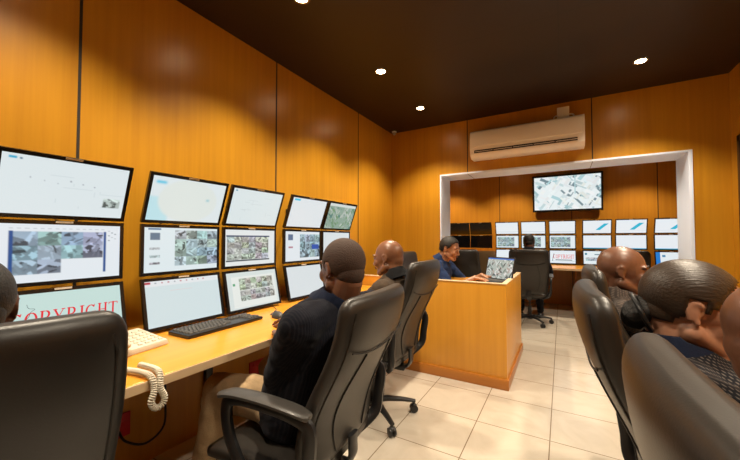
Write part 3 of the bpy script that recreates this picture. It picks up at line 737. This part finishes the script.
def ik(S_, W0, l1, l2, pole):
    S_ = V(S_); W0 = V(W0); d_ = W0-S_; L = d_.length
    if L > (l1+l2)*.995: W0 = S_+d_*((l1+l2)*.995/L); d_ = W0-S_; L = d_.length
    a = (l1*l1-l2*l2+L*L)/(2*L); h = math.sqrt(max(0, l1*l1-a*a)); u = d_/L; p = V(pole)-u*V(pole).dot(u); p.normalize()
    return S_+u*a+p*h, W0
def head_pieces(female=False):
    P = [sph((0, -.014, .034), (.0765, .098, .090), seg=28, ring=18), sph((0, .022, .012), (.068, .070, .078)), sph((0, .040, -.032), (.058, .050, .060)), sph((0, .038, -.066), (.050, .048, .038)), sph((0, .012, -.058), (.054, .058, .044)), sph((0, .074, -.094), (.021, .016, .016))]
    for s in (-1, 1):
        P += [cap((s*.050, .0, -.052), (s*.022, .066, -.088), .027, .020),             # jaw line
              sph((s*.034, .081, .032), (.026, .012, .009), (0, 0, -s*.25)),            # brow
              sph((s*.036, .066, -.020), (.027, .026, .030)),                          # cheek
              sph((s*.010, .102, -.030), (.0085, .010, .0075)),                         # nostril wing
              # ear: outer rim, bowl, lobe
              tube([(s*(.0785+.0015*math.sin(a)), -.010-.014*math.cos(a), .003+.024*math.sin(a)) for a in [R(-80+230*i/12) for i in range(13)]], .0042, 8, up=V((1, 0, 0))),
              sph((s*.0735, -.008, .000), (.007, .014, .023), (0, 0, s*.25)), sph((s*.0755, -.001, -.022), (.0055, .0075, .009))]
        P += [sph((s*.031, .079, .012), (.0155, .010, .0105))]
    P += [cap((0, .088, .018), (0, .110, -.022), .0075, .0095), sph((0, .108, -.026), (.0115, .013, .010)), sph((0, .086, -.050), (.026, .014, .014))]
    return P
def person(name, label, loc, rz, neck, headc, head_rot, hands, skinm, shirtm, trousm, hair=None, hairm=None, bulk=1.0, knees=None, feet=None, pole=(.5, -.22, -1), collar=None, short=False, vox=.0052, hipw=1.0, extra=None, seatz=.0, poles=None, handdir=None, seed=0, cuff=None):
    t = thing(name, label, 'person', loc, (0, 0, R(rz)))
    hip = V((0, -.06, .555+seatz)); neck = V(neck); HM = Matrix.Translation(V(headc))@Euler([R(q) for q in head_rot], 'XYZ').to_matrix().to_4x4()
    # torso stations along a gently bowed spine
    def torso(inf):
        prof = [(0, .150, .105), (.07, .178, .125), (.18, .176, .128), (.32, .160, .122), (.5, .158, .118), (.66, .176, .120), (.80, .182, .112), (.90, .150, .092), (.97, .085, .068), (1.03, .058, .056)]
        rg = []; p0 = hip+V((0, 0, -.10)); mid = (hip+neck)/2+V((0, -.02, 0))
        for u, rx, ry in prof:
            p = p0*(1-u)**2+mid*2*u*(1-u)+neck*u*u; p_ = p0*(1-u-.02)**2+mid*2*(u+.02)*(1-u-.02)+neck*(u+.02)**2
            s1 = V((1, 0, 0)); fw = s1.cross((p_-p).normalized())*-1
            fw = (p_-p).normalized().cross(s1)
            bel = .030*bulk*math.exp(-((u-.28)/.18)**2)
            rg.append([p+s1*(rx*bulk+inf)*math.cos(a)+fw*((ry*bulk+inf)*math.sin(a)+(bel if math.sin(a) > 0 else 0)*math.sin(a)) for a in [2*PI*j/28 for j in range(28)]])
        return loft(rg)
    spd = (neck-(hip+neck)/2-V((0, .045, 0)))
    P = [torso(0)]
    P += [xf(p, HM) for p in head_pieces()]
    nb = HM@V((0, -.038, -.045)); P.append(cap(neck+V((0, -.012, -.03)), nb, .061*bulk**.4, .055*bulk**.4)); P.append(xf(sph((0, -.050, -.012), (.056, .056, .058)), HM)); P.append(cap(neck+V((0, .01, -.01)), HM@V((0, .0, -.07)), .048, .044))
    SH = []; sleeves = [torso(.012)]; cuffs = []
    hm_p = []
    for i, s in enumerate((-1, 1)):
        sh = neck+V((s*.178*bulk, -.005, -.070)); hp, hf, hn = hands[i]
        pl = poles[i] if poles else (s*pole[0], pole[1], pole[2])
        el, wr = ik(sh, hp, .285, .250, pl)
        SH.append(sh)
        P += [cap(neck+V((s*.05, 0, -.03)), sh, .034, .040), cap(sh, el, .042*bulk, .038), cap(el, el.lerp(wr, .4), .040, .038), cap(el.lerp(wr, .35), wr, .039, .026)]
        fdir = V(hf) if hf is not None else (wr-el)
        ths = V((-s, 0, 0)) if True else None
        P += hand_pieces(wr, fdir, hn, ths)
        sleeves += [cap(neck+V((s*.055, -.004, -.045)), sh, .050*bulk, .066*bulk), cap(sh, sh.lerp(el, .5), .067*bulk, .060*bulk)]
        if short: sleeves += [cap(sh, sh.lerp(el, .80), .067*bulk, .060*bulk)]
        else:
            sleeves += [cap(sh.lerp(el, .45), el, .061*bulk, .053*bulk), cap(el, wr.lerp(el, .12), .053*bulk, .040)]
    TR = [];
    for i, s in enumerate((-1, 1)):
        kn = V(knees[i]) if knees else V((s*.13, .40, .53)); ft = V(feet[i]) if feet else V((s*.14, .34, .09))
        hj = hip+V((s*.085*hipw, .02, -.015))
        P += [cap(hj, kn, .078*bulk, .052), cap(kn, ft, .050, .036), cap(ft, ft+V((0, .12, -.045)), .036, .028)]
        TR += [cap(hj, kn, .090*bulk, .066), cap(kn+V((0, 0, -.0)), ft+V((0, 0, .02)), .066, .052)]
        sd = V((s*.1, 1, 0)).normalized()
        rg = []
        for u, w, h in ((-.085, .022, .020), (-.07, .034, .036), (-.03, .038, .045), (.03, .038, .042), (.08, .044, .034), (.13, .045, .028), (.165, .036, .022), (.18, .020, .014)):
            c = V((ft.x, ft.y, 0))+sd*u; s1 = V((sd.y, -sd.x, 0)); rg.append([c+s1*w*math.cos(a)+V((0, 0, max(.004, h+h*math.sin(a)*.98))) for a in [2*PI*j/16 for j in range(16)]])
        sho = part('shoe', [loft(rg)], M['black'], t, angle=70)
    TR.append(sph(hip+V((0, 0, -.02)), (.178*bulk*hipw, .145*bulk, .100)))
    body = obj('body', remesh('body', P, vox, 3), skinm, t)
    obj('shirt', remesh('shirt', sleeves, .009, 3, .0075, 8, seed), shirtm, t)
    obj('trousers', remesh('trousers', TR, .011, 3, .009, 8, seed+5), trousm, t)
    # collar
    cm = collar or shirtm
    nc = neck; ax = ((HM@V((0, -.02, -.06)))-neck).normalized(); rg = []
    s1 = V((1, 0, 0)); fw = s1.cross(ax)*-1
    for u, r_ in ((-.035, .086), (-.005, .074), (.030, .0675), (.038, .069), (.034, .074), (.0, .088), (-.030, .106)):
        rg.append([nc+ax*(u+(.012 if math.sin(a) < 0 else -.030*math.sin(a)))+s1*r_*bulk**.5*math.cos(a)*.98+fw*r_*math.sin(a) for a in [2*PI*j/36 for j in range(36)]])
    cme = mesh('collar', [loft(rg)], angle=180)
    bmx = bmesh.new(); bmx.from_mesh(cme); bmesh.ops.delete(bmx, geom=[f for f in bmx.faces if len(f.verts) > 4], context='FACES'); bmx.to_mesh(cme); bmx.free()
    obj('collar', cme, cm, t)
    # eyes
    for s in (-1, 1):
        e = obj('eye', mesh('eye', [xf(sph((s*.031, .0815, .0125), .0105), HM)]), M['eyewhite'], t)
        part('iris', [xf(sph((s*.0315, .0905, .0125), (.0045, .0025, .0045)), HM)], M['iris'], e)
        part('eyebrow', [xf(tube(smooth_path([(s*.014, .094, .034), (s*.032, .0935, .040), (s*.050, .082, .034)], 4), .0028, 6), HM)], M['hair'], t)
    part('lips', [xf(sph((0, .0985, -.0475), (.022, .0055, .0045)), HM), xf(sph((0, .0975, -.056), (.019, .0060, .0055)), HM)], M['lips'], t)
    if hair: hair(t, HM, hairm)
    if extra: extra(t, HM)
    return t
def cap_hair(thick=.003, front=.062, low=-.03, back=-.055, sides=True, hl=.052):
    def f(t, HM, m):
        v, fc = sph((0, -.014, .034), (.0765+thick, .098+thick, .090+thick), seg=56, ring=40)
        v = [V((p.x, p.y+.004*0, p.z)) for p in v]
        keep = []
        for q in fc:
            c = sum((v[i] for i in q), V())/len(q)
            y, z, x = c.y, c.z, abs(c.x)
            line = low+.02 if y < .0 else low+.02+(y)*1.35
            if y < -.03: line = max(back, low+.02+(y+.03)*1.2)
            if abs(y+.008) < .02 and x > .06: line = .036
            ok = z > line and not (y > front-.3*x*.5) if z < .10 else y < front+.02
            if z > .06: ok = y < front+(z-.06)*.3 - x*.25
            if ok: keep.append(q)
        v2, f2 = sph((0, -.050, -.012), (.056+thick, .056+thick, .058+thick), seg=40, ring=30)
        k2 = [q for q in f2 if (lambda c: c.z > max(-.064, back+.02) and c.y < -.040)(sum((v2[i] for i in q), V())/len(q))]
        me = mesh('hair', [(v, keep), (v2, k2)], angle=180, recalc=True)
        # drop loose verts
        bmx = bmesh.new(); bmx.from_mesh(me); bmesh.ops.delete(bmx, geom=[q for q in bmx.verts if not q.link_faces], context='VERTS')
        bmesh.ops.solidify(bmx, geom=bmx.faces[:], thickness=.003); 
        for q in bmx.faces: q.smooth = True
        bmesh.ops.transform(bmx, matrix=HM, verts=bmx.verts); bmx.to_mesh(me); bmx.free()
        obj('hair', me, m, t)
    return f
M['hair'] = hairmat('black_hair', (.010, .008, .007), .65, .6)
M['buzz'] = hairmat('cropped_hair', (.045, .024, .016), .85, .6)
M['brownhair'] = hairmat('dark_brown_hair', (.034, .021, .013), .40, .4)
M['lips'] = skin('lip_skin', (.16, .06, .05), .35)
M['eyewhite'] = mat('eye_white', (.55, .52, .48), .2)
M['iris'] = mat('dark_iris', (.01, .006, .004), .1)
SK = {'dark': skin('deep_brown_skin', (.105, .042, .022), .40), 'brown': skin('brown_skin', (.20, .085, .042), .36), 'mid': skin('warm_brown_skin', (.155, .068, .038), .36),
      'tan': skin('tan_skin', (.36, .17, .09), .42), 'light': skin('light_brown_skin', (.42, .21, .13), .42)}
CL = {'navy_rib': cloth('navy_knit', (.005, .006, .011), (.013, .013, .018), 'rib', 36), 'navy': cloth('dark_navy_cotton', (.008, .012, .028)), 'blue': cloth('navy_blue_shirt', (.012, .026, .075), rough=.8),
      'check': cloth('dark_dotted_fabric', (.009, .009, .012), (.11, .095, .085), 'check', 44), 'taupe': cloth('taupe_knit', (.055, .038, .026), (.09, .065, .045), 'check', 45), 'grey': cloth('grey_check', (.05, .04, .036), (.15, .12, .10), 'check', 40),
      'khaki': cloth('khaki_cotton', (.36, .25, .14), rough=.85), 'darkt': cloth('charcoal_trousers', (.014, .014, .018)), 'brownt': cloth('brown_trousers', (.10, .07, .045)), 'black': cloth('black_cotton', (.008, .008, .009))}
def fz(fx, fy): return math.degrees(math.atan2(-fx, fy))

# chairs in place
CH = [((-1.21, .175), (-.97, .20), 1.0, 'big black leather office chair at the left edge, its broad back filling the lower left'),
      ((-.99, 1.05), (-.995, -.08), .955, 'black leather office chair holding the man in dark navy by the keyboard'),
      ((-1.165, 2.04), (-1, .0), 1.0, 'black leather office chair of the bald man, beside the counter front'),
      ((.515, .46), (1, .06), 1.0, 'black leather office chair in the right foreground nearest the camera'),
      ((.47, 1.20), (1, .02), 1.0, 'black leather office chair of the woman with the dark bun'),
      ((.53, 2.02), (1, .0), 1.0, 'black leather office chair of the bald man third on the right side'),
      ((-1.12, 3.40), (1, 0), 1.0, 'black office chair behind the counter, its top showing left of the man in blue'),
      ((-.42, 5.38), (-.05, 1), 1.0, 'black office chair in the far room with a dark head above it'),
      ((-1.19, 5.02), (.1, 1), 1.0, 'black office chair in the far room just behind the man in blue'),
      ((.66, 5.42), (0, 1), 1.0, 'empty black office chair in the far room behind the bald man\'s head')]
proto = make_chair(M['leather'])
for i, ((x, y), (fx, fy), sz, l) in enumerate(CH):
    c = make_chair(M['leather_shaded'], False) if i == 0 else proto if i == 1 else copy_tree(proto)
    c.location = (x, y, 0); c.scale = (1, 1, sz); c.rotation_euler = (0, 0, R(fz(fx, fy))); c['label'] = l; c['group'] = 'black leather office chairs'
tc_ = thing('visitor_chair', 'small tan chair at the far room desk beyond the laptop', 'chair', (-1.08, 5.85, 0), (0, 0, R(4)))
part('backrest', [slab([(V((0, -.20-.10*u, .66+.38*u)), .30*(.85+.15*math.sin(PI*u)), .05*(.4+.6*math.sin(PI*min(1, max(.06, u)))**.5), .02) for u in [i/12 for i in range(13)]])], M['beigechair'], tc_, angle=80)
part('seat', [box(-.21, .21, -.20, .22, .42, .47)], M['beigechair'], tc_, .02)
part('back_frame', [tube(smooth_path([(s*.12, -.1, .41), (s*.12, -.22, .45), (s*.12, -.235, .7)]), .011, 8) for s in (-1, 1)], M['black'], tc_)
for sx in (-1, 1):
    for sy in (-1, 1): part('leg', [cap((sx*.17, sy*.17, .42), (sx*.20, sy*.20, .011), .011, .011)], M['black'], tc_)

def buzz(t, HM, m): cap_hair(.0025, back=-.100, low=-.040)(t, HM, m)
def bun(t, HM, m):
    cap_hair(.006, front=.060, low=-.035, back=-.060)(t, HM, m)
    P = [sph((0, -.112, -.048), (.048, .034, .042)), sph((0, -.098, -.03), (.050, .030, .045))]
    me = remesh('hair_bun', [xf(p, HM) for p in P], .005, 3, .002, 40); obj('hair_bun', me, M['hair'], t)
    part('hair_clip', [xf(tube([(.058*math.cos(a)*1.0, -.100-.030*math.sin(a), -.040+.046*math.sin(a)) for a in [2*PI*i/24 for i in range(24)]], .006, 8, closed=True), HM)], M['black'], t, label='black band around the bun')
DN = (0, 0, 1)
# hands: (target, finger dir, back-of-hand normal) left then right, in the person's own frame (faces +Y)
person('person', 'person with dark cropped hair at the left edge, facing the monitors over the chair back', (-1.16, .18, 0), fz(-.97, .10), (0, -.08, .955), (0, -.01, 1.066), (-12, 0, 0),
       [((-.16, .36, .80), (.1, 1, -.1), DN), ((.18, .36, .80), (-.1, 1, -.1), DN)], SK['dark'], CL['black'], CL['darkt'], buzz, M['hair'], seed=1, poles=[(-.2, -.5, -1), (.1, -.5, -1)], knees=[(-.12, .30, .53), (.06, .30, .53)], feet=[(-.12, .3, .09), (.06, .3, .09)])
person('person', 'man in dark navy ribbed jumper and khaki trousers seated by the keyboard, back turned', (-1.045, 1.11, 0), fz(-.99, .10), (.0, -.265, .995), (0, -.285, 1.108), (-4, 0, -14),
       [((-.01, .075, .79), (.6, .8, -.05), DN), ((.20, .22, .80), (-.1, 1, -.1), DN)], SK['mid'], CL['navy_rib'], CL['khaki'], buzz, M['buzz'], bulk=1.16, poles=[(-.5, -.3, -1), (.5, -.15, -1)], collar=CL['navy'],
       knees=[(-.17, .32, .55), (.13, .32, .55)], feet=[(-.20, .40, .09), (.14, .36, .09)], seed=2)
person('person', 'bald man in taupe jumper seated facing the monitors beside the counter', (-1.13, 1.98, 0), fz(-1, .06), (0, -.17, .985), (0, -.12, 1.098), (-8, 0, 4),
       [((-.18, .22, .80), (.1, 1, -.1), DN), ((.2, .22, .80), (-.1, 1, -.1), DN)], SK['brown'], CL['taupe'], CL['darkt'], None, None, collar=CL['black'], seed=3)
person('person', 'man with short black hair and navy blue shirt working behind the counter', (-1.15, 3.38, 0), fz(1, -.03), (0, .06, 1.01), (0, .14, 1.125), (-16, 0, -8),
       [((-.10, .44, .86), (-.2, 1, -.1), DN), ((.16, .44, .862), (.1, 1, -.1), DN)], SK['tan'], CL['blue'], CL['darkt'], cap_hair(.010), M['hair'], short=True, seed=4)
person('person', 'bald man at the right edge, only the side of his head in view', (.49, .70, 0), fz(1, 0), (-.10, -.06, .92), (-.20, -.115, 1.035), (-6, -8, 0),
       [((-.16, .30, .80), (.1, 1, -.1), DN), ((.2, .30, .80), (-.1, 1, -.1), DN)], SK['mid'], CL['black'], CL['darkt'], None, None, seed=5)
person('person', 'woman with slicked dark hair in a bun and dotted dark jacket on the right', (.46, 1.18, 0), fz(1, 0), (0, -.19, .935), (0, -.165, 1.045), (-10, 0, -4),
       [((-.18, .34, .80), (.1, 1, -.1), DN), ((.2, .34, .80), (-.1, 1, -.1), DN)], SK['light'], CL['check'], CL['darkt'], bun, M['brownhair'], collar=CL['navy'], bulk=1.0, seed=6)
person('person', 'bald man in grey checked shirt seated beyond the woman on the right', (.47, 2.03, 0), fz(1, .0), (0, -.225, .955), (0, -.21, 1.07), (-4, 0, -6),
       [((-.18, .34, .80), (.1, 1, -.1), DN), ((.2, .34, .80), (-.1, 1, -.1), DN)], SK['mid'], CL['grey'], CL['darkt'], None, None, seed=7)
person('person', 'person with dark hair in the far room, only the head top showing over a chair', (-.43, 5.50, 0), fz(-.05, 1), (0, .02, 1.06), (0, .06, 1.185), (-8, 0, 0),
       [((-.18, .34, .80), (.1, 1, -.1), DN), ((.2, .34, .80), (-.1, 1, -.1), DN)], SK['dark'], CL['darkt'], CL['darkt'], buzz, M['hair'], vox=.007, seed=8)

# ------------------------------------------------------------------ world, camera
w = bpy.data.worlds.new('World'); sc.world = w; w.use_nodes = True
w.node_tree.nodes['Background'].inputs[0].default_value = (.004, .003, .002, 1); w.node_tree.nodes['Background'].inputs[1].default_value = 1
cd = bpy.data.cameras.new('Camera'); cam = bpy.data.objects.new('Camera', cd); col.objects.link(cam)
cam.location = (0, 0, CAMH); cam.rotation_euler = (R(90+1.6), 0, R(30.3)); cd.sensor_width = 36; cd.lens = 328/740*36; cd.clip_start = .02
sc.camera = cam
vs = sc.view_settings; vs.view_transform = 'Standard'; vs.look = 'None'; vs.gamma = 1; vs.use_curve_mapping = False; vs.exposure = .0
